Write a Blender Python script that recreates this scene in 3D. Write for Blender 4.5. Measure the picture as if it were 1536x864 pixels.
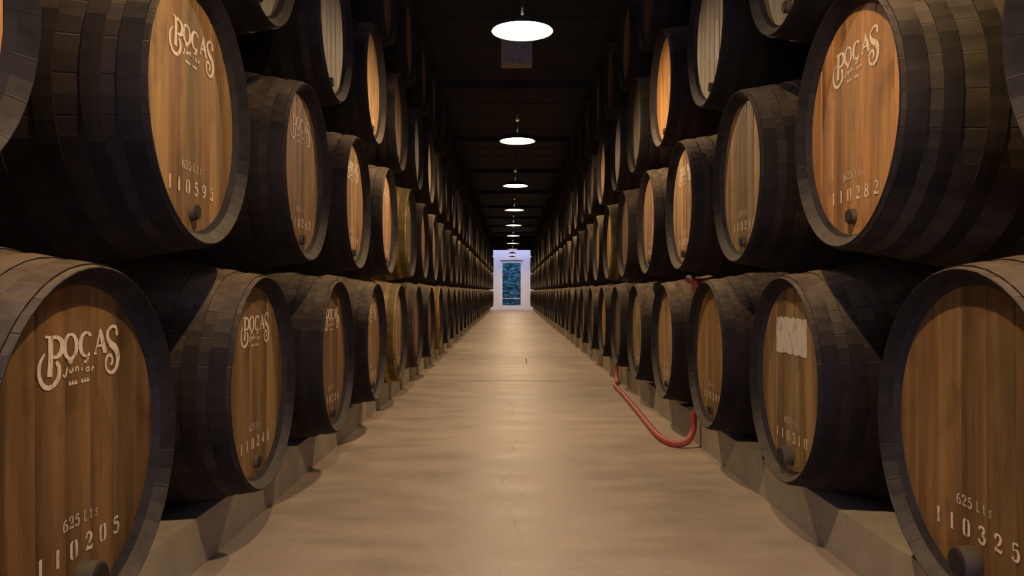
import bpy, math, random
from mathutils import Vector, Matrix

for o in list(bpy.data.objects):
    bpy.data.objects.remove(o, do_unlink=True)
S = bpy.context.scene
COL = S.collection
RND = random.Random(7)

# ------------------------------------------------------------------ camera, world, exposure
F_PX = 1200.0
CAM_Z = 0.827
cam = bpy.data.cameras.new('camera')
cam.sensor_width = 36.0
cam.lens = 36.0 * F_PX / 1536.0
cam.shift_x = 2.0 / 1536.0
cam.shift_y = 6.0 / 1536.0
cam.clip_start = 0.05
cam.clip_end = 200
camo = bpy.data.objects.new('camera', cam)
camo.location = (0, 0, CAM_Z)
camo.rotation_euler = (math.pi / 2, 0, 0)
COL.objects.link(camo)
S.camera = camo

world = bpy.data.worlds.new('world')
S.world = world
world.use_nodes = True
bg = world.node_tree.nodes['Background']
bg.inputs['Color'].default_value = (0.57, 0.61, 1.0, 1)
bg.inputs['Strength'].default_value = 5.2

S.view_settings.view_transform = 'Standard'
S.view_settings.look = 'None'
S.view_settings.exposure = 0.0
S.view_settings.gamma = 1.0
S.view_settings.use_curve_mapping = False

LAMP_POWER = 110.0
LAMP_COLOR = (1.0, 0.70, 0.42)

# ------------------------------------------------------------------ dimensions (metres; x across, y down the aisle, z up)
XL, XR = -0.775, 0.892          # planes of the cask rims on either side of the aisle
PITCH = 1.05
R_RIM, R_BILGE, LEN = 0.338, 0.4465, 1.35
R_IN, R_MID, R_HEAD, RECESS, BEV = 0.334, 0.311, 0.305, 0.040, 0.024
Z0, ROW = 0.538, 0.748           # axis height of the bottom row, rise per row
CEIL = 3.40
Y_BACK, Y_END, Y_WALL = -3.6, 36.9, 38.3
WL, WR = XL - LEN - 0.12, XR + LEN + 0.12

# ------------------------------------------------------------------ node helpers
def new_mat(name):
    m = bpy.data.materials.new(name)
    m.use_nodes = True
    nt = m.node_tree
    return m, nt, nt.nodes['Principled BSDF']

def N(nt, kind, **kw):
    n = nt.nodes.new(kind)
    for k, v in kw.items():
        setattr(n, k, v)
    return n

def L(nt, a, b):
    nt.links.new(a, b)

def coords(nt, scale, which='Object', per_object=0.0):
    """object coordinates, stretched, with an offset of each object's own"""
    tc = N(nt, 'ShaderNodeTexCoord')
    mp = N(nt, 'ShaderNodeMapping')
    mp.inputs['Scale'].default_value = scale
    L(nt, tc.outputs[which], mp.inputs['Vector'])
    if per_object:
        oi = N(nt, 'ShaderNodeObjectInfo')
        mul = N(nt, 'ShaderNodeMath', operation='MULTIPLY')
        mul.inputs[1].default_value = per_object
        L(nt, oi.outputs['Random'], mul.inputs[0])
        L(nt, mul.outputs[0], mp.inputs['Location'])
    return mp.outputs['Vector']

def noise(nt, vec, scale, detail=4, rough=0.55):
    n = N(nt, 'ShaderNodeTexNoise')
    n.inputs['Scale'].default_value = scale
    n.inputs['Detail'].default_value = detail
    n.inputs['Roughness'].default_value = rough
    L(nt, vec, n.inputs['Vector'])
    return n.outputs['Fac']

def remap(nt, v, a, b, c, d):
    n = N(nt, 'ShaderNodeMapRange')
    n.inputs['From Min'].default_value = a
    n.inputs['From Max'].default_value = b
    n.inputs['To Min'].default_value = c
    n.inputs['To Max'].default_value = d
    L(nt, v, n.inputs['Value'])
    return n.outputs['Result']

def mix(nt, fac, a, b, blend='MIX'):
    n = N(nt, 'ShaderNodeMix', data_type='RGBA', blend_type=blend)
    if isinstance(fac, (int, float)):
        n.inputs[0].default_value = fac
    else:
        L(nt, fac, n.inputs[0])
    for s, i in ((a, 6), (b, 7)):
        if isinstance(s, tuple):
            n.inputs[i].default_value = s + (1,) if len(s) == 3 else s
        else:
            L(nt, s, n.inputs[i])
    return n.outputs[2]

def mul(nt, a, b):
    n = N(nt, 'ShaderNodeMath', operation='MULTIPLY')
    for s, i in ((a, 0), (b, 1)):
        if isinstance(s, (int, float)):
            n.inputs[i].default_value = s
        else:
            L(nt, s, n.inputs[i])
    return n.outputs[0]

def grey(nt, v):
    n = N(nt, 'ShaderNodeCombineColor')
    for i in range(3):
        L(nt, v, n.inputs[i])
    return n.outputs[0]

def bump(nt, bsdf, height, strength, dist=0.002):
    b = N(nt, 'ShaderNodeBump')
    b.inputs['Strength'].default_value = strength
    b.inputs['Distance'].default_value = dist
    L(nt, height, b.inputs['Height'])
    L(nt, b.outputs['Normal'], bsdf.inputs['Normal'])

def upward(nt):
    g = N(nt, 'ShaderNodeNewGeometry')
    s = N(nt, 'ShaderNodeSeparateXYZ')
    L(nt, g.outputs['Normal'], s.inputs[0])
    return s.outputs['Z']

# ------------------------------------------------------------------ materials
def head_wood():
    m, nt, b = new_mat('head_oak')
    oi = N(nt, 'ShaderNodeObjectInfo')
    grain = noise(nt, coords(nt, (1, 14, 0.7), per_object=9.0), 6, 6, 0.6)
    streak = noise(nt, coords(nt, (1, 5, 0.45), per_object=5.0), 3.2, 3, 0.5)
    blotch = noise(nt, coords(nt, (1, 1, 1), per_object=17.0), 5.5, 4, 0.6)
    v = mul(nt, remap(nt, grain, 0.3, 0.7, 0.80, 1.15), remap(nt, streak, 0.32, 0.68, 0.52, 1.3))
    tone = remap(nt, oi.outputs['Random'], 0, 1, 0.86, 1.12)
    v = mul(nt, v, tone)
    c = mix(nt, 1.0, oi.outputs['Color'], grey(nt, v), 'MULTIPLY')
    st = remap(nt, blotch, 0.56, 0.72, 0.0, 0.7)
    c = mix(nt, st, c, mix(nt, 1.0, c, (0.42, 0.38, 0.36), 'MULTIPLY'))
    L(nt, c, b.inputs['Base Color'])
    b.inputs['Roughness'].default_value = 0.62
    b.inputs['Specular IOR Level'].default_value = 0.3
    bump(nt, b, grain, 0.35)
    return m

def body_wood(name, dark):
    m, nt, b = new_mat(name)
    oi = N(nt, 'ShaderNodeObjectInfo')
    n1 = noise(nt, coords(nt, (0.5, 5, 5), per_object=7.0), 4, 5, 0.6)
    n2 = noise(nt, coords(nt, (1, 1, 1), per_object=3.0), 7, 5, 0.65)
    n3 = noise(nt, coords(nt, (1, 1, 1), per_object=11.0), 55, 3, 0.6)
    v = mul(nt, remap(nt, n1, 0.3, 0.7, 0.6, 1.25), remap(nt, n2, 0.3, 0.7, 0.65, 1.3))
    c = mix(nt, 1.0, oi.outputs['Color'], grey(nt, mul(nt, v, dark)), 'MULTIPLY')
    # settled dust in patches on what faces up, strengthened to paint in lamp-lit tops
    up = remap(nt, upward(nt), 0.35, 0.95, 0.0, 0.85)
    d = mul(nt, up, remap(nt, n2, 0.35, 0.6, 0.35, 1.0))
    c = mix(nt, d, c, (0.23, 0.168, 0.100))
    sp = remap(nt, n3, 0.70, 0.76, 0.0, 0.5)
    c = mix(nt, mul(nt, sp, up), c, (0.32, 0.27, 0.2))
    L(nt, c, b.inputs['Base Color'])
    b.inputs['Roughness'].default_value = 0.75
    b.inputs['Specular IOR Level'].default_value = 0.22
    bump(nt, b, n1, 0.4)
    return m

def plain(name, col, rough=0.6, metal=0.0, nscale=20.0, amt=0.25, spec=0.4, bmp=0.0):
    m, nt, b = new_mat(name)
    n = noise(nt, coords(nt, (1, 1, 1), per_object=4.0), nscale, 5, 0.6)
    c = mix(nt, 1.0, col, grey(nt, remap(nt, n, 0.3, 0.7, 1 - amt, 1 + amt)), 'MULTIPLY')
    L(nt, c, b.inputs['Base Color'])
    b.inputs['Roughness'].default_value = rough
    b.inputs['Metallic'].default_value = metal
    b.inputs['Specular IOR Level'].default_value = spec
    if bmp:
        bump(nt, b, n, bmp)
    return m

def paint_mat():
    m, nt, b = new_mat('worn_white_paint')
    oi = N(nt, 'ShaderNodeObjectInfo')
    n = noise(nt, coords(nt, (1, 40, 14), per_object=3.0), 3, 4, 0.6)
    worn = remap(nt, n, 0.52, 0.66, 0.0, 0.8)
    c = mix(nt, worn, oi.outputs['Color'], (0.30, 0.19, 0.09))
    L(nt, c, b.inputs['Base Color'])
    b.inputs['Roughness'].default_value = 0.7
    b.inputs['Specular IOR Level'].default_value = 0.2
    return m

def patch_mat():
    m, nt, b = new_mat('flaking_white_and_glare')
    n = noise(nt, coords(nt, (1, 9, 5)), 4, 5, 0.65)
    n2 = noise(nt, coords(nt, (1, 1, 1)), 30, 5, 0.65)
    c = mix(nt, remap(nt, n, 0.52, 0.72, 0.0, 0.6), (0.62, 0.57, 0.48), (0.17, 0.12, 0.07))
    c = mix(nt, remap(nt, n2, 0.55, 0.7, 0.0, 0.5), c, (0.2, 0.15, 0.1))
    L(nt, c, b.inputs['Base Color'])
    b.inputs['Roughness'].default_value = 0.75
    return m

def concrete(name, col, rough, cracks=False):
    m, nt, b = new_mat(name)
    vec = coords(nt, (1, 1, 1), 'Object')
    big = noise(nt, vec, 0.55, 5, 0.6)
    mid = noise(nt, coords(nt, (1.0, 2.2, 1)), 2.2, 6, 0.65)
    fine = noise(nt, vec, 38, 4, 0.6)
    v = mul(nt, remap(nt, big, 0.3, 0.7, 0.82, 1.14), remap(nt, mid, 0.3, 0.7, 0.80, 1.15))
    v = mul(nt, v, remap(nt, fine, 0.3, 0.7, 0.93, 1.06))
    c = mix(nt, 1.0, col, grey(nt, v), 'MULTIPLY')
    stain = noise(nt, coords(nt, (1.1, 1.1, 1)), 3.1, 5, 0.7)
    c = mix(nt, remap(nt, stain, 0.64, 0.74, 0.0, 0.35), c, (0.16, 0.12, 0.08))
    if cracks:
        # hairline crack that wanders down the middle of the aisle
        tc = N(nt, 'ShaderNodeTexCoord')
        sx = N(nt, 'ShaderNodeSeparateXYZ')
        L(nt, tc.outputs['Object'], sx.inputs[0])
        w = noise(nt, coords(nt, (0.0, 1.0, 0.0)), 2.4, 5, 0.6)
        off = remap(nt, w, 0.2, 0.8, -0.11, 0.13)
        d = N(nt, 'ShaderNodeMath', operation='SUBTRACT')
        L(nt, sx.outputs['X'], d.inputs[0])
        L(nt, off, d.inputs[1])
        a = N(nt, 'ShaderNodeMath', operation='ABSOLUTE')
        L(nt, d.outputs[0], a.inputs[0])
        line = remap(nt, a.outputs[0], 0.002, 0.007, 1.0, 0.0)
        gap = remap(nt, noise(nt, coords(nt, (0, 1, 0)), 1.1, 2, 0.5), 0.45, 0.56, 0.0, 0.55)
        c = mix(nt, mul(nt, line, gap), c, (0.1, 0.075, 0.05))
    L(nt, c, b.inputs['Base Color'])
    L(nt, remap(nt, mid, 0.3, 0.7, rough - 0.07, rough + 0.1), b.inputs['Roughness'])
    b.inputs['Specular IOR Level'].default_value = 0.5
    bump(nt, b, fine, 0.12, 0.001)
    return m

def emitter(name, col, strength):
    m, nt, b = new_mat(name)
    b.inputs['Base Color'].default_value = (0.9, 0.9, 0.9, 1)
    b.inputs['Emission Color'].default_value = col + (1,)
    b.inputs['Emission Strength'].default_value = strength
    return m

M = {
    'head': head_wood(),
    'body': body_wood('stained_stave_oak', 1.0),
    'hoop': body_wood('tarred_hoop_iron', 0.62),
    'bevel': plain('chime_bevel', (0.025, 0.021, 0.02), 0.8, 0, 20, 0.3, 0.2),
    'plug': plain('plug_wood', (0.085, 0.06, 0.035), 0.7, 0, 25, 0.3, 0.3),
    'plug_dark': plain('plug_end', (0.018, 0.014, 0.012), 0.7, 0, 25, 0.3, 0.3),
    'paint': paint_mat(),
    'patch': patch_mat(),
    'floor': concrete('polished_concrete', (0.41, 0.325, 0.238), 0.47, True),
    'floor2': concrete('repair_concrete', (0.44, 0.355, 0.27), 0.45),
    'joint': plain('joint_filler', (0.035, 0.028, 0.022), 0.9),
    'kerb': concrete('kerb_concrete', (0.40, 0.35, 0.25), 0.8),
    'wall': plain('dark_plaster', (0.05, 0.045, 0.045), 0.9, 0, 3, 0.3),
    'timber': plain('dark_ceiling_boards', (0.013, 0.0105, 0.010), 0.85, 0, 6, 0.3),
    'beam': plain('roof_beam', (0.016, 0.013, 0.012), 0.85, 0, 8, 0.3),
    'white': plain('white_plaster', (0.84, 0.83, 0.84), 0.8, 0, 3, 0.03),
    'doorwhite': plain('white_door_paint', (0.82, 0.82, 0.84), 0.45, 0, 3, 0.03),
    'steel': plain('steel', (0.5, 0.5, 0.5), 0.3, 1.0),
    'shade': plain('dark_enamel', (0.03, 0.03, 0.032), 0.5, 0, 20, 0.2),
    'shade_in': plain('white_enamel', (0.85, 0.85, 0.85), 0.5, 0, 5, 0.02),
    'brass': plain('dull_brass', (0.50, 0.36, 0.15), 0.45, 0.5, 20, 0.2),
    'cable': plain('black_cable', (0.015, 0.015, 0.015), 0.6),
    'glow': emitter('lamp_glow', (1.0, 0.88, 0.74), 9.0),
    'bulb': emitter('bulb_glow', (1.0, 0.8, 0.55), 6.0),
    'hose': plain('red_rubber', (0.36, 0.062, 0.045), 0.5, 0, 30, 0.2),
    'leaf': plain('shrub_leaves', (0.11, 0.30, 0.33), 0.9, 0, 3.0, 0.75, 0.1),
    'board': plain('ceiling_box', (0.22, 0.17, 0.13), 0.7),
    'soil': plain('outside_ground', (0.2, 0.2, 0.2), 0.9),
}
def grain_mat():
    # dark chime; upward bevel painted lighter, as dust and to boost its lamplight
    m, nt, b = new_mat('chime_end_grain')
    n = noise(nt, coords(nt, (1, 1, 1), per_object=4.0), 26, 5, 0.6)
    c = mix(nt, 1.0, (0.019, 0.016, 0.014), grey(nt, remap(nt, n, 0.3, 0.7, 0.65, 1.35)), 'MULTIPLY')
    d = mul(nt, remap(nt, upward(nt), 0.18, 0.66, 0.0, 0.95), remap(nt, n, 0.25, 0.6, 0.55, 1.0))
    L(nt, mix(nt, d, c, (0.125, 0.104, 0.074)), b.inputs['Base Color'])
    b.inputs['Roughness'].default_value = 0.85
    b.inputs['Specular IOR Level'].default_value = 0.15
    return m
M['grain'] = grain_mat()
mg, ntg, bsg = new_mat('door_glass')
bsg.inputs['Base Color'].default_value = (0.9, 0.97, 1, 1)
bsg.inputs['Transmission Weight'].default_value = 1.0
bsg.inputs['Roughness'].default_value = 0.0
bsg.inputs['IOR'].default_value = 1.05
M['glass'] = mg

# ------------------------------------------------------------------ mesh helpers
class MB:
    def __init__(self):
        self.v, self.f, self.mi, self.sm = [], [], [], []

    def face(self, idx, m=0, smooth=False):
        self.f.append(idx); self.mi.append(m); self.sm.append(smooth)

    def box(self, x0, x1, y0, y1, z0, z1, m=0):
        b = len(self.v)
        self.v += [(x, y, z) for x in (x0, x1) for y in (y0, y1) for z in (z0, z1)]
        for q in ((0, 1, 3, 2), (4, 6, 7, 5), (0, 4, 5, 1), (2, 3, 7, 6), (0, 2, 6, 4), (1, 5, 7, 3)):
            self.face([b + i for i in q], m)
        return self

    def lathe_x(self, prof, seg, m=None, cap0=False, cap1=False, smooth=True, full=True):
        """profile [(x, r)], turned about the x axis; m: material per ring gap"""
        b = len(self.v)
        for x, r in prof:
            for k in range(seg):
                a = 2 * math.pi * k / seg
                self.v.append((x, r * math.cos(a), r * math.sin(a)))
        n = len(prof)
        for i in range(n - 1):
            for k in range(seg):
                k2 = (k + 1) % seg
                self.face([b + i * seg + k, b + i * seg + k2, b + (i + 1) * seg + k2, b + (i + 1) * seg + k],
                          m[i] if m else 0, smooth)
        if cap0:
            self.face([b + k for k in range(seg)][::-1], m[0] if m else 0)
        if cap1:
            self.face([b + (n - 1) * seg + k for k in range(seg)], m[-1] if m else 0)
        return self

    def lathe_z(self, prof, seg, m=None, cap0=False, cap1=False, smooth=True):
        b = len(self.v)
        for z, r in prof:
            for k in range(seg):
                a = 2 * math.pi * k / seg
                self.v.append((r * math.cos(a), r * math.sin(a), z))
        n = len(prof)
        for i in range(n - 1):
            for k in range(seg):
                k2 = (k + 1) % seg
                self.face([b + i * seg + k, b + i * seg + k2, b + (i + 1) * seg + k2, b + (i + 1) * seg + k],
                          m[i] if m else 0, smooth)
        if cap0:
            self.face([b + k for k in range(seg)][::-1], m[0] if m else 0)
        if cap1:
            self.face([b + (n - 1) * seg + k for k in range(seg)], m[-1] if m else 0)
        return self

    def mesh(self, name, mats):
        me = bpy.data.meshes.new(name)
        me.from_pydata(self.v, [], self.f)
        for mt in mats:
            me.materials.append(mt)
        for p, i, s in zip(me.polygons, self.mi, self.sm):
            p.material_index = i
            p.use_smooth = s
        me.update()
        return me

def link(name, me, parent=None, loc=(0, 0, 0), rot=(0, 0, 0), col=None):
    o = bpy.data.objects.new(name, me)
    o.location = loc
    o.rotation_euler = rot
    if parent:
        o.parent = parent
    if col:
        o.color = tuple(col) + (1,)
    COL.objects.link(o)
    return o

def tag(o, label, cat, group=None):
    o['label'] = label
    o['category'] = cat
    if group:
        o['group'] = group
    return o

def struct(name, me, label=None, loc=(0, 0, 0), parent=None):
    o = link(name, me, parent, loc)
    if parent is None:
        o['kind'] = 'structure'
    if label:
        o['label'] = label
    return o

def tube(pts, r, seg=10, sub=6):
    """round tube along a smooth line through pts (Catmull-Rom)"""
    P = [Vector(p) for p in pts]
    P = [P[0] * 2 - P[1]] + P + [P[-1] * 2 - P[-2]]
    line = []
    for i in range(1, len(P) - 2):
        for s in range(sub):
            t = s / sub
            a, b_, c, d = P[i - 1], P[i], P[i + 1], P[i + 2]
            line.append(0.5 * ((2 * b_) + (c - a) * t + (2 * a - 5 * b_ + 4 * c - d) * t * t + (3 * b_ - a - 3 * c + d) * t ** 3))
    line.append(P[-2])
    mb = MB()
    nrm = None
    for i, p in enumerate(line):
        t = (line[min(i + 1, len(line) - 1)] - line[max(i - 1, 0)]).normalized()
        if nrm is None:
            nrm = t.orthogonal().normalized()
        else:
            nrm = (nrm - t * nrm.dot(t)).normalized()
        bn = t.cross(nrm)
        for k in range(seg):
            a = 2 * math.pi * k / seg
            mb.v.append(tuple(p + nrm * (r * math.cos(a)) + bn * (r * math.sin(a))))
    for i in range(len(line) - 1):
        for k in range(seg):
            k2 = (k + 1) % seg
            mb.face([i * seg + k, i * seg + k2, (i + 1) * seg + k2, (i + 1) * seg + k], 0, True)
    mb.face(list(range(seg))[::-1]); mb.face([(len(line) - 1) * seg + k for k in range(seg)])
    return mb

# ------------------------------------------------------------------ the setting
fl = bpy.data.objects.new('floor', None)
COL.objects.link(fl)
fl['kind'] = 'structure'
link('floor_base', MB().box(WL, WR, Y_BACK, Y_WALL + 0.2, -0.12, -0.03).mesh('floor_base', [M['joint']]), fl)
def slab(x0, x1, y0, y1, mat):
    mb = MB()
    c = 0.004
    mb.v = [(x0, y0, -0.035), (x1, y0, -0.035), (x1, y1, -0.035), (x0, y1, -0.035),
            (x0, y0, -c), (x1, y0, -c), (x1, y1, -c), (x0, y1, -c),
            (x0 + c, y0 + c, 0), (x1 - c, y0 + c, 0), (x1 - c, y1 - c, 0), (x0 + c, y1 - c, 0)]
    for a in (0, 4):
        for k in range(4):
            k2 = (k + 1) % 4
            mb.face([a + k, a + k2, a + 4 + k2, a + 4 + k])
    mb.face([8, 9, 10, 11])
    link('slab', mb.mesh('slab', [mat]), fl)
J1 = 7.42
slab(WL, WR, Y_BACK, J1, M['floor'])
slab(WL, WR, J1 + 0.045, 9.27, M['floor'])
slab(WL, 0.185, 9.274, 9.92, M['floor'])
slab(0.19, WR, 9.274, 9.92, M['floor2'])
slab(WL, WR, 9.924, 16.4, M['floor'])
slab(WL, WR, 16.42, 26.5, M['floor'])
slab(WL, WR, 26.52, Y_WALL + 0.2, M['floor'])

struct('wall_left', MB().box(WL - 0.25, WL, Y_BACK, Y_WALL + 0.25, -0.1, CEIL + 0.1).mesh('wall_left', [M['wall']]))
struct('wall_right', MB().box(WR, WR + 0.25, Y_BACK, Y_WALL + 0.25, -0.1, CEIL + 0.1).mesh('wall_right', [M['wall']]))
# wall behind the photographer; unseen opening added to let bluish sky fill in
DW, DH = 1.6, 3.0
struct('wall_back', MB().box(WL, -DW, Y_BACK - 0.25, Y_BACK, 0, CEIL).box(DW, WR, Y_BACK - 0.25, Y_BACK, 0, CEIL)
       .box(-DW, DW, Y_BACK - 0.25, Y_BACK, DH, CEIL).mesh('wall_back', [M['wall']]))
# boarded ceiling on cross beams
ce = bpy.data.objects.new('ceiling', None)
COL.objects.link(ce)
ce['kind'] = 'structure'
y = Y_BACK
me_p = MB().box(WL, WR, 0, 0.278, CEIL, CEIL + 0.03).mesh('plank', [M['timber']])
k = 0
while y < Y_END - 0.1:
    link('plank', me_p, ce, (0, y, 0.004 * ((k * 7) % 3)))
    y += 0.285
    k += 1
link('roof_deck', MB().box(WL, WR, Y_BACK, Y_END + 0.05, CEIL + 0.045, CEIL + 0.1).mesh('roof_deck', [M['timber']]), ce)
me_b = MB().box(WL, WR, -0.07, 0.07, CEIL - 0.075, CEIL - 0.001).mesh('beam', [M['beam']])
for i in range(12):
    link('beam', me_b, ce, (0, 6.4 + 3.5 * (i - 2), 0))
# beam over the far end, under which the bright end wall shows
struct('trim_5', MB().box(WL, WR, Y_END - 0.2, Y_END + 0.05, 2.76, CEIL).mesh('lintel', [M['beam']]))

# kerbs that carry the bottom row
KL, KR, KH = -0.932, 1.014, 0.155
struct('trim_1', MB().box(KL - 0.16, KL, 0.3, Y_END - 0.3, 0, KH).mesh('kerb', [M['kerb']]))
struct('trim_2', MB().box(KR, KR + 0.16, 0.3, Y_END - 0.3, 0, KH).mesh('kerb', [M['kerb']]))
struct('trim_3', MB().box(XL - LEN + 0.08, XL - LEN + 0.24, 0.3, Y_END - 0.3, 0, KH).mesh('kerb', [M['kerb']]))
struct('trim_4', MB().box(XR + LEN - 0.24, XR + LEN - 0.08, 0.3, Y_END - 0.3, 0, KH).mesh('kerb', [M['kerb']]))

# white end wall with a glazed door, daylight falling in front of it through the open roof strip
DX0, DX1, DZ0, DZ1 = -0.49, 0.57, 0.0, 2.36
struct('wall_end', MB().box(WL, DX0, Y_WALL, Y_WALL + 0.2, 0, CEIL + 0.6).box(DX1, WR, Y_WALL, Y_WALL + 0.2, 0, CEIL + 0.6)
       .box(DX0, DX1, Y_WALL, Y_WALL + 0.2, DZ1, CEIL + 0.6).mesh('wall_end', [M['white']]))
dr = bpy.data.objects.new('door_1', None)
dr.location = ((DX0 + DX1) / 2, Y_WALL + 0.06, 0)
COL.objects.link(dr)
dr['kind'] = 'structure'
dr['label'] = 'white framed glass door at the far end of the aisle'
hw = (DX1 - DX0) / 2
GX = 0.44
for nm, b in (('stile', (-hw, -GX, 0, DZ1)), ('stile', (GX, hw, 0, DZ1)), ('rail', (-GX, GX, 0, 0.19)), ('rail', (-GX, GX, 2.23, DZ1)),
              ('glazing_bar', (-GX, GX, 0.505, 0.53))):
    link(nm, MB().box(b[0], b[1], 0, 0.05, b[2], b[3]).mesh(nm, [M['doorwhite']]), dr)
link('pane', MB().box(-GX, GX, 0.022, 0.028, 0.19, 2.23).mesh('pane', [M['glass']]), dr)
hb = MB().box(GX + 0.03, GX + 0.05, -0.045, 0, 1.0, 1.03).box(GX - 0.07, GX + 0.05, -0.05, -0.035, 1.0, 1.03)
link('handle', hb.mesh('handle', [M['steel']]), dr)
# shrub seen through the door
lf = MB()
r2 = random.Random(3)
for i in range(17000):
    x, yv, z = r2.uniform(-1.3, 1.4), r2.uniform(Y_WALL + 1.1, Y_WALL + 1.6), r2.uniform(0.02, 2.9)
    s = r2.uniform(0.08, 0.16)
    q = Matrix.Rotation(r2.uniform(0, 6.28), 3, 'Z') @ Matrix.Rotation(r2.uniform(-1.2, 1.2), 3, 'X')
    b = len(lf.v)
    for p in ((-s, 0, 0), (0, -s * 0.45, s * 0.12), (s, 0, 0), (0, s * 0.45, s * 0.12)):
        w = q @ Vector(p)
        lf.v.append((x + w.x, yv + w.y, z + w.z))
    lf.face([b, b + 1, b + 2, b + 3])
hg = link('hedge', lf.mesh('hedge', [M['leaf']]))
hg['kind'] = 'stuff'
tag(hg, 'blue green leafy hedge seen through the glass door', 'hedge')
struct('ground', MB().box(WL, WR, Y_WALL + 0.2, Y_WALL + 3, -0.1, 0.0).mesh('ground', [M['soil']]))

# ------------------------------------------------------------------ lettering (flat painted strokes, local y to the reader's right, z up)
def stroke(mb, pts, w0, w1=None, smooth=True, x=0.0012):
    """ribbon through pts [(u, v)], width from w0 to w1 or a list of widths"""
    if smooth and len(pts) > 2:
        P = [Vector(p) for p in pts]
        P = [P[0] * 2 - P[1]] + P + [P[-1] * 2 - P[-2]]
        out = []
        for i in range(1, len(P) - 2):
            for s in range(4):
                t = s / 4
                a, b_, c, d = P[i - 1], P[i], P[i + 1], P[i + 2]
                out.append(0.5 * ((2 * b_) + (c - a) * t + (2 * a - 5 * b_ + 4 * c - d) * t * t + (3 * b_ - a - 3 * c + d) * t ** 3))
        out.append(P[-2])
    else:
        out = [Vector(p) for p in pts]
    n = len(out)
    b = len(mb.v)
    for i, p in enumerate(out):
        t = (out[min(i + 1, n - 1)] - out[max(i - 1, 0)])
        t = t.normalized() if t.length else Vector((1, 0))
        f = i / (n - 1)
        if isinstance(w0, (list, tuple)):
            g = f * (len(w0) - 1)
            j = min(int(g), len(w0) - 2)
            w = w0[j] + (w0[j + 1] - w0[j]) * (g - j)
        else:
            w = w0 if w1 is None else w0 + (w1 - w0) * f
        q = Vector((-t.y, t.x)) * (w / 2)
        mb.v.append((x, p.x + q.x, p.y + q.y))
        mb.v.append((x, p.x - q.x, p.y - q.y))
    for i in range(n - 1):
        mb.face([b + 2 * i, b + 2 * i + 1, b + 2 * i + 3, b + 2 * i + 2])

def ring(mb, cu, cv, ru, rv, thick, thin, a0=0, a1=360):
    """an oval letter bowl, heavy at the sides and fine at top and bottom"""
    pts, ws = [], []
    for i in range(17):
        a = math.radians(a0 + (a1 - a0) * i / 16)
        pts.append((cu + ru * math.cos(a), cv + rv * math.sin(a)))
        ws.append(thin + (thick - thin) * abs(math.cos(a)) ** 1.5)
    stroke(mb, pts, ws, smooth=False)

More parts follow.
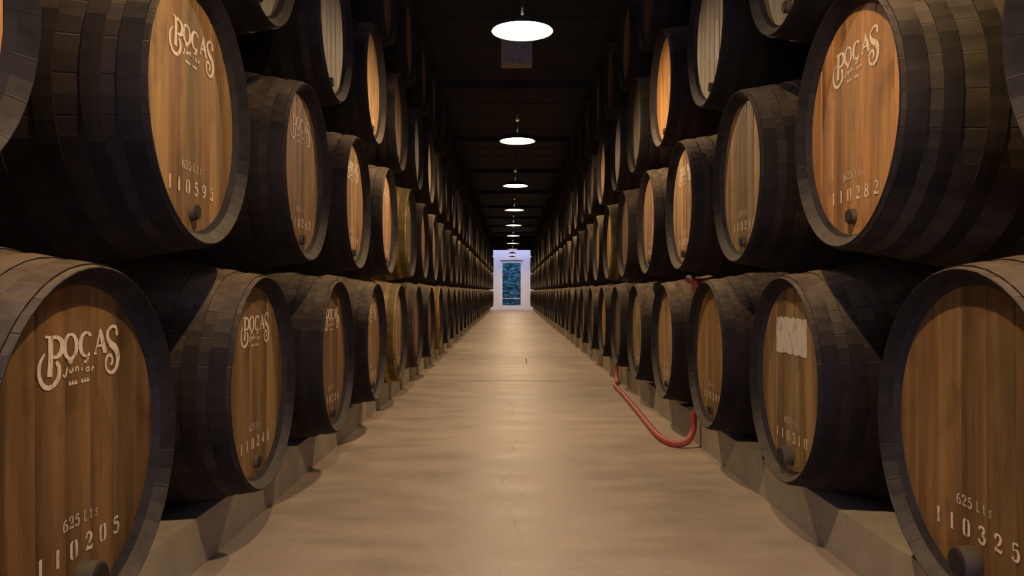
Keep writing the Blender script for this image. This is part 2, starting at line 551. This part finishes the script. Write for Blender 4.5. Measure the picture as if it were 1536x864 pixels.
def logo_mesh():
    mb = MB()
    mm = 0.001
    def st(pts, w, w1=None, smooth=True):
        ws = [a * mm * 1.2 for a in w] if isinstance(w, (list, tuple)) else w * mm * 1.2
        stroke(mb, [((p[0] - 155) * mm * 0.93, (p[1] + 55) * mm * 0.78) for p in pts], ws, None if w1 is None else w1 * mm * 1.2, smooth)
    def rg(cu, cv, ru, rv, t, n, a0=0, a1=360):
        ring(mb, (cu - 155) * mm * 0.93, (cv + 55) * mm * 0.78, ru * mm * 0.93, rv * mm * 0.78, t * mm * 1.2, n * mm * 1.2, a0, a1)
    # P with a long stem standing in an open loop
    st([(48, 2), (47, -50), (44, -88)], [13, 12, 14])
    st([(30, 4), (40, 2), (52, 2)], 4)
    st([(50, 1), (72, -1), (86, -14), (84, -34), (68, -45), (52, -44)], [5, 6, 12, 12, 6, 4])
    st([(28, -34), (12, -55), (10, -84), (26, -108), (50, -112), (72, -96), (76, -72), (66, -56)], [3, 7, 9, 8, 7, 10, 11, 6])
    # O with a small foot
    rg(117, -25, 22, 29, 11, 4)
    st([(106, -52), (116, -62), (126, -54)], [3, 8, 3])
    # C with cedilla
    rg(176, -25, 23, 29, 11, 4, 50, 305)
    st([(193, -6), (192, 2)], [8, 3])
    st([(176, -54), (182, -60), (174, -68), (166, -66)], [4, 7, 5, 3])
    # A
    st([(233, 6), (222, -22), (211, -50)], [4, 5, 4])
    st([(231, 8), (241, -20), (252, -50)], [8, 12, 12])
    st([(217, -33), (244, -33)], 4)
    st([(206, -51), (217, -51)], 4); st([(245, -51), (260, -51)], 4)
    # S whose tail winds into a spiral
    st([(305, -6), (300, 9), (284, 13), (266, 3), (263, -14), (276, -32), (298, -46), (309, -70), (300, -98), (279, -108), (260, -98),
        (255, -78), (264, -62), (279, -64), (284, -78), (277, -88)], [8, 6, 5, 7, 9, 12, 14, 13, 9, 6, 5, 5, 6, 7, 7, 5])
    st([(303, -2), (305, -12)], [9, 7])
    # fine script under the name, and two short words below that
    u = 92.0
    for i, ch in enumerate('Junior'):
        x0 = u + i * 21
        v0 = -90 + 3.5 * math.sin(i * 0.9)
        tall = 16 if i in (0,) else 10
        if ch == 'J':
            st([(x0 + 12, v0 + 16), (x0 + 8, v0), (x0 + 2, v0 - 5), (x0 - 2, v0 + 1)], [4, 4, 3, 3])
        elif ch in 'un':
            st([(x0, v0 + 9), (x0 + 1, v0 + 1), (x0 + 8, v0 + 1), (x0 + 12, v0 + 10), (x0 + 12, v0)] if ch == 'u' else
               [(x0, v0), (x0 + 2, v0 + 9), (x0 + 9, v0 + 9), (x0 + 11, v0)], 3.6)
        elif ch == 'i':
            st([(x0 + 5, v0 + 9), (x0 + 4, v0)], 3.6); st([(x0 + 6, v0 + 14), (x0 + 6, v0 + 17)], 3.5)
        elif ch == 'o':
            rg(x0 + 5, v0 + 5, 6, 5, 3.5, 2.5)
        else:
            st([(x0, v0), (x0 + 2, v0 + 9), (x0 + 8, v0 + 8)], 3.6)
    for x0, n in ((112, 3), (158, 3)):
        for i in range(n):
            st([(x0 + i * 11, -116), (x0 + 2 + i * 11, -108)], 4)
            st([(x0 + i * 11, -116), (x0 + 8 + i * 11, -115)], 3)
    return mb.mesh('emblem', [M['paint']])

# stencil characters on a unit box (0..1 wide, 0..1 high)
GLYPH = {
    '1': (0.5, [([(0.22, 0), (0.22, 1)], 0.34)]),
    '0': (1.0, [([(0.40, 0.99), (0.18, 0.85), (0.15, 0.5), (0.18, 0.15), (0.40, 0.01)], [0.1, 0.3, 0.32, 0.3, 0.1]),
                ([(0.58, 0.99), (0.80, 0.85), (0.83, 0.5), (0.80, 0.15), (0.58, 0.01)], [0.1, 0.3, 0.32, 0.3, 0.1])]),
    '2': (1.0, [([(0.16, 0.72), (0.26, 0.95), (0.6, 0.98), (0.82, 0.78), (0.72, 0.55), (0.45, 0.38)], [0.28, 0.2, 0.16, 0.32, 0.3, 0.14]),
                ([(0.36, 0.30), (0.15, 0.08), (0.45, 0.12), (0.86, 0.06), (0.90, 0.26)], [0.14, 0.16, 0.24, 0.22, 0.08])]),
    '3': (1.0, [([(0.14, 0.80), (0.35, 0.97), (0.70, 0.93), (0.76, 0.72), (0.52, 0.56)], [0.24, 0.16, 0.26, 0.3, 0.12]),
                ([(0.52, 0.50), (0.84, 0.36), (0.78, 0.10), (0.42, 0.02), (0.12, 0.2)], [0.12, 0.3, 0.3, 0.16, 0.26])]),
    '4': (1.0, [([(0.62, 1.0), (0.08, 0.32), (0.55, 0.30)], [0.12, 0.14, 0.14]), ([(0.70, 0.95), (0.70, 0.0)], 0.3)]),
    '5': (1.0, [([(0.82, 0.93), (0.30, 0.93), (0.24, 0.60)], [0.2, 0.16, 0.14]),
                ([(0.26, 0.56), (0.62, 0.64), (0.85, 0.40), (0.74, 0.10), (0.40, 0.02), (0.14, 0.18)], [0.1, 0.18, 0.32, 0.28, 0.14, 0.24])]),
    '6': (1.0, [([(0.78, 0.95), (0.36, 0.82), (0.16, 0.45), (0.24, 0.10), (0.46, 0.01)], [0.12, 0.22, 0.32, 0.28, 0.1]),
                ([(0.34, 0.50), (0.62, 0.58), (0.84, 0.34), (0.76, 0.08), (0.54, 0.01)], [0.1, 0.16, 0.3, 0.26, 0.1])]),
    '8': (1.0, [([(0.5, 0.98), (0.22, 0.85), (0.26, 0.62), (0.5, 0.54), (0.76, 0.64), (0.78, 0.86), (0.56, 0.98)], [0.1, 0.24, 0.24, 0.14, 0.24, 0.24, 0.1]),
                ([(0.48, 0.48), (0.16, 0.34), (0.18, 0.10), (0.5, 0.02), (0.84, 0.12), (0.84, 0.34), (0.56, 0.48)], [0.1, 0.28, 0.26, 0.14, 0.26, 0.28, 0.1])]),
    '9': (1.0, [([(0.66, 0.48), (0.36, 0.42), (0.15, 0.66), (0.24, 0.92), (0.46, 0.99)], [0.1, 0.16, 0.3, 0.26, 0.1]),
                ([(0.54, 0.99), (0.80, 0.88), (0.84, 0.52), (0.62, 0.16), (0.22, 0.04)], [0.1, 0.28, 0.32, 0.22, 0.12])]),
    'L': (0.7, [([(0.15, 1), (0.15, 0)], 0.22), ([(0.15, 0.06), (0.62, 0.06)], 0.14)]),
    't': (0.6, [([(0.25, 0.9), (0.25, 0.1), (0.5, 0.04)], 0.2), ([(0.02, 0.66), (0.52, 0.66)], 0.12)]),
    's': (0.6, [([(0.52, 0.58), (0.25, 0.64), (0.12, 0.46), (0.46, 0.26), (0.40, 0.04), (0.06, 0.08)], 0.16)]),
    ' ': (0.5, []),
}

def text_strokes(mb, s, cu, cv, h, w, advance):
    tot = sum(advance * (1 if c != ' ' else 0.5) for c in s)
    u = cu - tot / 2
    for c in s:
        gw, strokes = GLYPH[c]
        a = advance * (1 if c != ' ' else 0.5)
        off = u + (a - gw * w) / 2
        for pts, ww in strokes:
            # widths are fractions of the glyph width
            wl = [x * w for x in ww] if isinstance(ww, (list, tuple)) else ww * w
            stroke(mb, [(off + p[0] * w, cv + p[1] * h) for p in pts], wl, smooth=isinstance(ww, (list, tuple)))
        u += a

DIGITS = {}
def digit_mesh(ch):
    if ch not in DIGITS:
        mb = MB()
        text_strokes(mb, ch, 0.0, 0.0, 0.034, 0.027, 0.053)
        DIGITS[ch] = mb.mesh('digit', [M['paint']])
    return DIGITS[ch]

def volume_mesh():
    mb = MB()
    text_strokes(mb, '625 Lts', 0.0, -0.151, 0.022, 0.018, 0.020)
    return mb.mesh('stencil_volume', [M['paint']])

LOGO = logo_mesh()
VOLUME = volume_mesh()

# ------------------------------------------------------------------ cask meshes: axis along x, rim at x = 0, head looks to +x
def radius(t):
    u = abs(2 * t / LEN - 1)
    return R_RIM + (R_BILGE - 0.004 - R_RIM) * (0.6 * (1 - u ** 1.5) + 0.4 * math.cos(math.pi * u / 2) ** 2)

NST = 26
def stave_mesh(n_len=9):
    """one stave: outer face slightly crowned, joints drawn in, chime end with bevel"""
    mb = MB()
    a = math.pi / NST
    ang = (-a * 0.997, -a * 0.93, 0.0, a * 0.93, a * 0.997)
    dip = (0.0010, 0.0, -0.0008, 0.0, 0.0010)
    outer = [LEN * i / n_len for i in range(n_len + 1)]
    def row(x, rr):
        b = len(mb.v)
        for g, d in zip(ang, dip):
            r = rr(d)
            mb.v.append((x, r * math.sin(g), r * math.cos(g)))
        return b
    rows = [row(-RECESS - 0.02, lambda d: R_HEAD - 0.004), row(-RECESS, lambda d: R_HEAD - 0.002), row(-BEV, lambda d: R_MID - d * 0.5), row(0, lambda d: R_IN - d * 0.5)]
    mats = [1, 1, 2]
    rows.append(row(0, lambda d: R_RIM - 0.002 - d * 0.5)); mats.append(2)
    rows.append(row(-0.003, lambda d: R_RIM - d)); mats.append(2)
    mats.append(0)
    for t in outer[1:]:
        rows.append(row(-t, lambda d, t=t: radius(t) - d)); mats.append(0)
    rows.append(row(-LEN, lambda d: R_IN))
    for i in range(len(rows) - 1):
        for k in range(4):
            mb.face([rows[i] + k, rows[i + 1] + k, rows[i + 1] + k + 1, rows[i] + k + 1], mats[i] if i < len(mats) else 0, False)
    return mb

def clip_boards(rad, edges, depth0, seg=5, far=False):
    """head boards: strips of a disc, each with chamfered long edges; list of MB"""
    out = []
    rr = random.Random(5)
    for i in range(len(edges) - 1):
        y0, y1 = edges[i] + 0.0007, edges[i + 1] - 0.0007
        proud = rr.uniform(-0.0015, 0.0)
        c = 0.003
        mb = MB()
        ys = [y0 + (y1 - y0) * k / seg for k in range(seg + 1)]
        def loop(yl, x):
            pts = [(x, y, math.sqrt(max(rad * rad - y * y, 0))) for y in yl]
            pts += [(x, y, -math.sqrt(max(rad * rad - y * y, 0))) for y in reversed(yl)]
            return pts
        n = 2 * (seg + 1)
        yin = [min(max(y, y0 + c), y1 - c) for y in ys]
        mb.v = loop(ys, depth0 - 0.02) + loop(ys, depth0 + proud - c) + loop(yin, depth0 + proud)
        for a in (0, n):
            for k in range(n):
                k2 = (k + 1) % n
                mb.face([a + k, a + n + k, a + n + k2, a + k2])
        mb.face(list(range(2 * n, 3 * n)))
        out.append(mb)
    return out

EDGES = [-R_HEAD + 0.0008, -0.226, -0.142, -0.048, 0.040, 0.130, 0.220, R_HEAD - 0.0008]
BOARD_MB = clip_boards(R_HEAD, EDGES, -RECESS)
BOARDS = [mb.mesh('board', [M['head']]) for mb in BOARD_MB]
def join(mbs):
    j = MB()
    for m_ in mbs:
        b = len(j.v)
        j.v += m_.v
        for f, mi, s in zip(m_.f, m_.mi, m_.sm):
            j.face([b + i for i in f], mi, s)
    return j
HEAD = join(BOARD_MB).mesh('head', [M['head']])

STAVE_MB = stave_mesh()
BODY_MATS = [M['body'], M['bevel'], M['grain']]
STAVE = STAVE_MB.mesh('stave', BODY_MATS)
def turned(mb, a):
    t = MB()
    ca, sa = math.cos(a), math.sin(a)
    t.v = [(x, y * ca - z * sa, y * sa + z * ca) for x, y, z in mb.v]
    t.f, t.mi, t.sm = mb.f, mb.mi, mb.sm
    return t
BODY = join([turned(STAVE_MB, 2 * math.pi * k / NST) for k in range(NST)]).mesh('body', BODY_MATS)

HOOPS = [(0.014, 0.046), (0.092, 0.040), (0.185, 0.040), (0.300, 0.040), (0.490, 0.044)]
HOOPS = HOOPS + [(LEN - t - w, w) for t, w in reversed(HOOPS)]
def hoop_mb(t, w, seg=48):
    e = 0.0040
    a, b = t, t + w
    ra, rb = radius(a), radius(b)
    return MB().lathe_x([(-a, ra - 0.005), (-a, ra + e), (-(a + b) / 2, radius((a + b) / 2) + e + 0.0006), (-b, rb + e), (-b, rb - 0.005)], seg, smooth=False)
HOOP_MB = [hoop_mb(t, w) for t, w in HOOPS]
HOOP = [mb.mesh('hoop', [M['hoop']]) for mb in HOOP_MB]

TAIL = MB().lathe_x([(-LEN + 0.045, R_HEAD), (-LEN + 0.045, 0.0001)], 24).mesh('rear_head', [M['body']])
def plug_mesh(rad, out):
    return MB().lathe_x([(-RECESS - 0.004, rad), (-RECESS + out - 0.005, rad * 0.93), (-RECESS + out, rad * 0.8)],
                        16, [0, 1, 1], cap1=True).mesh('plug', [M['plug'], M['plug_dark']])
PLUG = plug_mesh(0.022, 0.018)
BIG_PLUG = plug_mesh(0.033, 0.040)

# light version for the far casks: turned body with its hoops as raised bands, same profile
def far_body():
    pr = [(-RECESS, R_HEAD - 0.002), (-BEV, R_MID), (0, R_IN), (0, R_RIM - 0.002), (-0.003, R_RIM)]
    ms = [1, 2, 2, 2, 0]
    ts = []
    for t, w in HOOPS:
        ts += [(t, 0), (t, 1), (t + w, 1), (t + w, 0)]
    for i, (t, up) in enumerate(ts):
        pr.append((-t, radius(t) + (0.0040 if up else 0)))
        if i:
            ms.append(3 if i % 4 in (1, 2, 3) else 0)
        # a point midway on the long bare stretches
        if i % 4 == 3 and i < len(ts) - 1 and ts[i + 1][0] - t > 0.15:
            tm = (t + ts[i + 1][0]) / 2
            pr.append((-tm, radius(tm)))
            ms.append(0)
    pr.append((-LEN, R_RIM)); ms.append(0)
    pr.append((-LEN, R_IN)); ms.append(0)
    mb = MB().lathe_x(pr, 32, ms + [0] * 4, smooth=False, cap1=True)
    return mb
FAR = far_body().mesh('cask', BODY_MATS + [M['hoop']])
FAR_HEAD = HEAD

# ------------------------------------------------------------------ placing the casks
ORD = ('first second third fourth fifth sixth seventh eighth ninth tenth eleventh twelfth thirteenth fourteenth fifteenth sixteenth seventeenth eighteenth '
       'nineteenth twentieth twenty-first twenty-second twenty-third twenty-fourth twenty-fifth twenty-sixth twenty-seventh twenty-eighth '
       'twenty-ninth thirtieth thirty-first thirty-second thirty-third thirty-fourth thirty-fifth thirty-sixth').split()
ROWNAME = ('bottom', 'second', 'third', 'topmost')
# y of the first cask built in each row
START = {('left', 0): 1.522, ('left', 1): 2.045 - PITCH, ('left', 2): 1.522 + PITCH, ('left', 3): 2.045 + 2 * PITCH,
         ('right', 0): 1.612, ('right', 1): 2.160 - PITCH, ('right', 2): 1.612 + PITCH, ('right', 3): 2.160 + 2 * PITCH}
H_AMBER, H_BROWN, H_ORANGE = (0.36, 0.20, 0.070), (0.25, 0.145, 0.060), (0.46, 0.225, 0.065)
H_TAN, H_PALE, H_OLIVE, H_RED = (0.30, 0.20, 0.10), (0.34, 0.26, 0.165), (0.22, 0.165, 0.075), (0.195, 0.103, 0.036)
BODYC = (0.022, 0.0150, 0.0125)
PAINT = (0.80, 0.67, 0.50)
HEADC = {
    ('left', 0, 0): H_RED, ('left', 0, 1): (0.26, 0.155, 0.055), ('left', 0, 2): (0.22, 0.125, 0.055), ('left', 0, 3): H_BROWN, ('left', 0, 4): H_TAN,
    ('left', 1, 0): H_ORANGE, ('left', 1, 1): H_AMBER, ('left', 1, 2): (0.33, 0.185, 0.075), ('left', 1, 3): (0.37, 0.215, 0.09), ('left', 1, 4): (0.44, 0.25, 0.12),
    ('left', 1, 5): H_OLIVE, ('left', 2, 0): (0.24, 0.19, 0.10), ('left', 2, 1): H_PALE, ('left', 2, 2): (0.40, 0.235, 0.095), ('left', 2, 3): H_BROWN, ('left', 2, 4): H_OLIVE,
    ('right', 0, 0): (0.215, 0.116, 0.040), ('right', 0, 1): (0.28, 0.175, 0.07), ('right', 0, 2): (0.33, 0.19, 0.065), ('right', 0, 3): (0.33, 0.20, 0.085), ('right', 0, 4): H_TAN,
    ('right', 1, 0): H_BROWN, ('right', 1, 1): (0.42, 0.205, 0.068), ('right', 1, 2): (0.34, 0.215, 0.088), ('right', 1, 3): (0.37, 0.22, 0.095), ('right', 1, 4): (0.40, 0.23, 0.11),
    ('right', 1, 6): (0.42, 0.25, 0.06),
    ('right', 2, 0): (0.30, 0.24, 0.12), ('right', 2, 1): (0.32, 0.25, 0.155), ('right', 2, 2): (0.40, 0.20, 0.06), ('right', 2, 3): (0.19, 0.145, 0.065), ('right', 2, 4): H_TAN,
}
MOULD = {('right', 1, 1): (0.062, 0.047, 0.028), ('left', 1, 1): (0.026, 0.018, 0.014), ('left', 0, 0): (0.045, 0.029, 0.020), ('right', 0, 0): (0.045, 0.031, 0.021), ('left', 0, 1): (0.034, 0.024, 0.018),
         ('left', 0, 4): (0.36, 0.22, 0.045), ('left', 1, 5): (0.34, 0.23, 0.04), ('left', 0, 7): (0.42, 0.22, 0.03), ('left', 0, 5): (0.13, 0.07, 0.055),
         ('right', 1, 6): (0.20, 0.14, 0.04)}
LOGOS = {('left', 0, 0), ('left', 0, 1), ('left', 0, 2), ('left', 0, 3), ('left', 0, 4), ('left', 1, 1), ('left', 1, 2), ('left', 1, 3), ('left', 1, 4),
         ('left', 1, 5), ('right', 1, 1), ('right', 1, 3)}
NUMS = {('left', 0, 0): '110205', ('left', 0, 1): '110246', ('left', 0, 2): '110238', ('left', 0, 3): '110252', ('left', 0, 4): '110226',
        ('left', 1, 1): '110595', ('left', 1, 2): '110262', ('left', 1, 3): '110219', ('left', 1, 4): '110254', ('left', 1, 5): '110208',
        ('right', 0, 0): '110325', ('right', 0, 1): '110310', ('right', 0, 2): '110348', ('right', 0, 3): '110332', ('right', 0, 4): '110306',
        ('right', 1, 1): '110282', ('right', 1, 2): '110216', ('right', 1, 3): '110268', ('right', 1, 4): '110291', ('left', 2, 2): '110545'}
SPECIAL = {
    ('left', 0, 0): 'reddish oak cask with white scrolled emblem and number 110205, front of bottom row',
    ('left', 0, 1): 'brown-headed cask behind cask 110205, white emblem and number 110246 on its head',
    ('left', 0, 2): 'red-brown cask with white emblem and number 110238, third along the floor opposite the hose',
    ('left', 0, 4): 'cask with yellow mould over its sides, fifth along the floor opposite the hose',
    ('left', 0, 5): 'maroon-sided cask just beyond the yellow mouldy one in the bottom row',
    ('left', 0, 7): 'cask with bright orange-yellow side, eighth along the floor opposite the hose',
    ('left', 1, 0): 'cask cut by the picture edge at upper left, pale rim and orange head',
    ('left', 1, 1): 'large amber-headed cask with white emblem and number 110595 above the bottom row',
    ('left', 1, 2): 'second-row cask with faded emblem and number 110262 behind the large amber-headed one',
    ('left', 1, 5): 'second-row cask with yellow mould streaked down its side',
    ('left', 2, 0): 'third-row cask opposite the hose showing only the olive foot of its head',
    ('left', 2, 1): 'third-row cask with pale greyish head and dark square plug, opposite the hose',
    ('left', 2, 2): 'third-row cask with golden head and white stencilled number low down',
    ('right', 0, 0): 'dark brown cask numbered 110325 at the front of the floor row, hose side',
    ('right', 0, 1): 'cask with flaking white painted patch on its head, numbered 110310',
    ('right', 0, 2): 'amber-headed cask in front of the red hose loop, numbered 110348',
    ('right', 0, 3): 'bottom-row cask the red hose climbs over, just behind the amber-headed one',
    ('right', 1, 0): 'cask cut off by the picture edge beside the orange one numbered 110282',
    ('right', 1, 1): 'large orange-headed cask with white emblem and number 110282 and ribbed side',
    ('right', 1, 2): 'dull tan-headed cask numbered 110216 behind the large orange-headed one',
    ('right', 2, 0): 'third-row cask on hose side showing only the pale yellow foot of its head',
    ('right', 2, 1): 'third-row cask with pale weathered head and painted white glare, hose side',
    ('right', 2, 2): 'third-row cask with bright orange head and black plug, hose side',
    ('right', 2, 3): 'third-row cask with dark olive head, just beyond the bright orange one',
}
STACK = {'left': 'opposite the hose', 'right': 'on the hose side'}
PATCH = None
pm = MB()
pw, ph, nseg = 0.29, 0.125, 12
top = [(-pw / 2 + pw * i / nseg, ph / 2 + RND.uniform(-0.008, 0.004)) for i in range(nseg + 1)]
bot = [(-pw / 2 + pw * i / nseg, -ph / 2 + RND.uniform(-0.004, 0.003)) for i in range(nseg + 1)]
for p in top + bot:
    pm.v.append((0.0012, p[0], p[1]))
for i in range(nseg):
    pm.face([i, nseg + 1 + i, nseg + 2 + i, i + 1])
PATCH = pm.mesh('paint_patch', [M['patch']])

def cask(side, row, n, y):
    key = (side, row, n)
    x = (XL if side == 'left' else XR)
    sgn = 1 if side == 'left' else -1
    jx = RND.uniform(-0.008, 0.008)
    x += jx
    z = Z0 + ROW * row
    rz = 0 if side == 'left' else math.pi
    roll = RND.uniform(-0.035, 0.035)
    if n < 4 and row < 2:
        roll *= 0.3
    tint = RND.uniform(0.8, 1.15)
    base = HEADC.get(key) or RND.choice([H_AMBER, H_BROWN, H_TAN, H_BROWN, H_TAN, H_OLIVE, (0.32, 0.19, 0.085)])
    hc = base if key in HEADC else tuple(c * tint for c in base)
    v = RND.uniform(0.75, 1.2)
    bc = MOULD.get(key) or tuple(c * v for c in BODYC)
    far = y > 12.5
    if far:
        r = link('port_cask', FAR, None, (x, y, z), (roll * sgn, 0, rz), bc)
        link('head', FAR_HEAD, r, (0, 0, 0), (0, 0, 0), hc)
    else:
        r = bpy.data.objects.new('port_cask', None)
        r.empty_display_size = 0.1
        r.location = (x, y, z - R_BILGE)
        r.rotation_euler = (0, 0, rz)
        COL.objects.link(r)
        at = (0, 0, R_BILGE)
        if y < 4.4 and row < 3:
            for k in range(NST):
                s = RND.uniform(0.88, 1.12)
                link('stave', STAVE, r, at, (roll + 2 * math.pi * k / NST, 0, 0), tuple(c * s for c in bc))
            for b in BOARDS:
                s = RND.uniform(0.78, 1.16)
                g = RND.uniform(0.94, 1.06)
                link('board', b, r, at, (roll, 0, 0), (hc[0] * s, hc[1] * s * g, hc[2] * s * g))
        else:
            link('body', BODY, r, at, (roll, 0, 0), bc)
            link('head', HEAD, r, at, (roll, 0, 0), hc)
        for h in HOOP:
            link('hoop', h, r, at, (0, 0, 0), tuple(c * 0.5 + m_ * 0.5 for c, m_ in zip(BODYC, bc)))
        link('rear_head', TAIL, r, at, (0, 0, 0), BODYC)
        link('plug', BIG_PLUG if key in (('left', 0, 0), ('right', 0, 0), ('right', 0, 1)) else PLUG, r, (at[0], at[1] + 0.255 * math.sin(roll), at[2] - 0.255 * math.cos(roll)), (0, 0, 0))
        if key in LOGOS:
            e = link('logo_lettering', LOGO, r, (-RECESS, -0.165 * math.sin(roll), at[2] + 0.165), (roll, 0, 0), PAINT)
            e['label'] = 'white painted emblem'
        if key in NUMS:
            e = bpy.data.objects.new('stencil_number', None)
            e.parent = r
            e.location = (-RECESS, 0, at[2])
            e.rotation_euler = (roll, 0, 0)
            COL.objects.link(e)
            for q, ch in enumerate(NUMS[key]):
                link('digit', digit_mesh(ch), e, (0, (q - 2.5) * 0.053, -0.210), (0, 0, 0), PAINT)
            e['label'] = 'white stencilled number'
            e = link('volume_lettering', VOLUME, r, (-RECESS, 0, at[2]), (roll, 0, 0), tuple(c * 0.75 for c in PAINT))
            e['label'] = 'faded white stencilled volume'
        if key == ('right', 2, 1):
            e = link('glare_streak', PATCH, r, (-RECESS, 0.09, at[2] - 0.06), (roll, 0, 0))  # streak of white glare, painted onto the head
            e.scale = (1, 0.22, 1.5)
            e['label'] = 'white glare painted on the head'
        if key == ('right', 0, 1):
            e = link('paint_patch', PATCH, r, (-RECESS, 0.0, at[2] + 0.145), (roll, 0, 0))
            e['label'] = 'flaking white painted patch'
    lab = SPECIAL.get(key)
    if not lab:
        hue = ('amber-headed' if hc[0] > 0.335 else 'olive-headed' if hc[1] > hc[0] * 0.7 else 'brown-headed')
        if row == 3:
            lab = 'unlit dark cask, %s along the topmost row under the ceiling, %s' % (ORD[n], STACK[side])
        else:
            lab = '%s dark oak cask, %s along the %s row %s' % (hue, ORD[n], ROWNAME[row], STACK[side])
    tag(r, lab, 'cask', 'port casks stacked along the aisle')
    return r

for side in ('left', 'right'):
    for row in range(4):
        y = START[(side, row)]
        n = 0
        while y < Y_END - 0.62:
            cask(side, row, n, y)
            n += 1
            y = START[(side, row)] + n * PITCH

# ------------------------------------------------------------------ pendant lamps
LX, LZ, LSTEP, LY0 = 0.070, 2.39, 3.5, 4.8
shade = MB().lathe_z([(0.0, 0.184), (0.012, 0.181), (0.042, 0.138), (0.070, 0.074), (0.080, 0.042)], 40)
inner = MB().lathe_z([(0.076, 0.042), (0.066, 0.072), (0.038, 0.136), (0.010, 0.178), (0.0, 0.184)], 40, [1] * 4)
SHADE = join([shade, inner]).mesh('shade', [M['shade'], M['shade_in']])
DIFF = MB().lathe_z([(0.018, 0.164), (0.016, 0.08), (0.015, 0.0005)], 32).mesh('diffuser', [M['glow']])
bp = [(-0.02, 0.012)] + [(0.034 * math.sin(a) + 0.010, 0.034 * math.cos(a)) for a in [math.radians(d) for d in (-50, -20, 10, 40, 65, 82)]]
BULB = MB().lathe_z(bp, 16, cap0=True, cap1=True).mesh('bulb', [M['bulb']])
FIT = MB().lathe_z([(0, 0.012), (0.015, 0.024), (0.032, 0.024), (0.045, 0.015), (0.075, 0.009)], 16, cap0=True, cap1=True).mesh('fitting', [M['brass']])
STEM = MB().lathe_z([(0, 0.007), (0.105, 0.007)], 8, cap0=True, cap1=True).mesh('stem', [M['cable']])
CAB = MB().lathe_z([(0, 0.005), (CEIL - LZ - 0.27, 0.005)], 8).mesh('cable', [M['cable']])
for i in range(-1, 10):
    y = LY0 + LSTEP * i
    r = bpy.data.objects.new('pendant_lamp', None)
    r.location = (LX, y, LZ)
    COL.objects.link(r)
    if i >= 0:
        where = ('nearest the camera, hung over the aisle' if i == 0 else '%s from the camera in the line over the aisle' % ORD[i])
    else:
        where = ('just behind the photographer' if i == -1 else 'by the added opening behind the photographer')
    tag(r, 'round shaded pendant lamp %s' % where, 'lamp', 'pendant lamps over the aisle')
    link('shade', SHADE, r)
    link('diffuser', DIFF, r)
    link('bulb', BULB, r, (0, 0, 0.042))
    link('stem', STEM, r, (0, 0, 0.100))
    link('fitting', FIT, r, (0, 0, 0.205))
    link('cable', CAB, r, (0, 0, 0.27))
    ld = bpy.data.lights.new('lamp_light', 'SPOT')
    ld.spot_size = math.pi
    ld.spot_blend = 0.75
    ld.energy = LAMP_POWER
    ld.color = LAMP_COLOR
    ld.shadow_soft_size = 0.012
    lo = bpy.data.objects.new('lamp_light', ld)
    lo.location = (0, 0, 0.004)
    lo.parent = r
    COL.objects.link(lo)

# flat box on the ceiling beyond the first lamp
bx = MB().box(-0.153, 0.153, -0.09, 0.09, -0.31, 0.0)
cb = link('ceiling_box', bx.mesh('ceiling_box', [M['board']]), None, (0.06, 8.0, CEIL))
cv = link('lid', MB().box(-0.140, 0.140, -0.094, -0.09, -0.297, -0.013).mesh('lid', [M['board']]), cb)
tag(cb, 'flat square box fixed to the dark ceiling beyond the first lamp', 'box')

# ------------------------------------------------------------------ the red hose
yr = START[('right', 0)]
g1 = yr + 2.5 * PITCH      # gap between the third and fourth casks
g2 = yr + 5.5 * PITCH
hr = 0.018
path = [(1.25, g2, 0.66), (1.08, g2 + 0.02, 0.58), (0.99, g2 + 0.02, 0.30), (0.975, g2 - 0.02, 0.07), (0.955, g2 - 0.22, hr), (0.905, 6.95, hr), (0.886, 6.15, hr), (0.858, 5.35, hr), (0.832, 4.62, hr),
        (0.845, 4.34, hr), (0.888, 4.25, hr), (0.94, 4.25, 0.035), (0.978, g1 + 0.05, 0.09), (0.985, g1 + 0.05, 0.17), (1.03, g1 + 0.02, 0.28), (1.04, g1, 0.52), (0.992, g1, 0.77), (0.985, g1 + 0.03, 0.862), (0.985, g1 + 0.12, 0.903), (0.99, g1 + 0.22, 0.897),
        (1.05, g1 + 0.27, 0.885), (1.12, g1 + 0.275, 0.892), (1.2, g1 + 0.27, 0.912)]
hose = link('hose', tube(path, hr, 12, 8).mesh('hose', [M['hose']]))
tag(hose, 'red rubber hose lying on the concrete and looped up between two casks', 'hose')
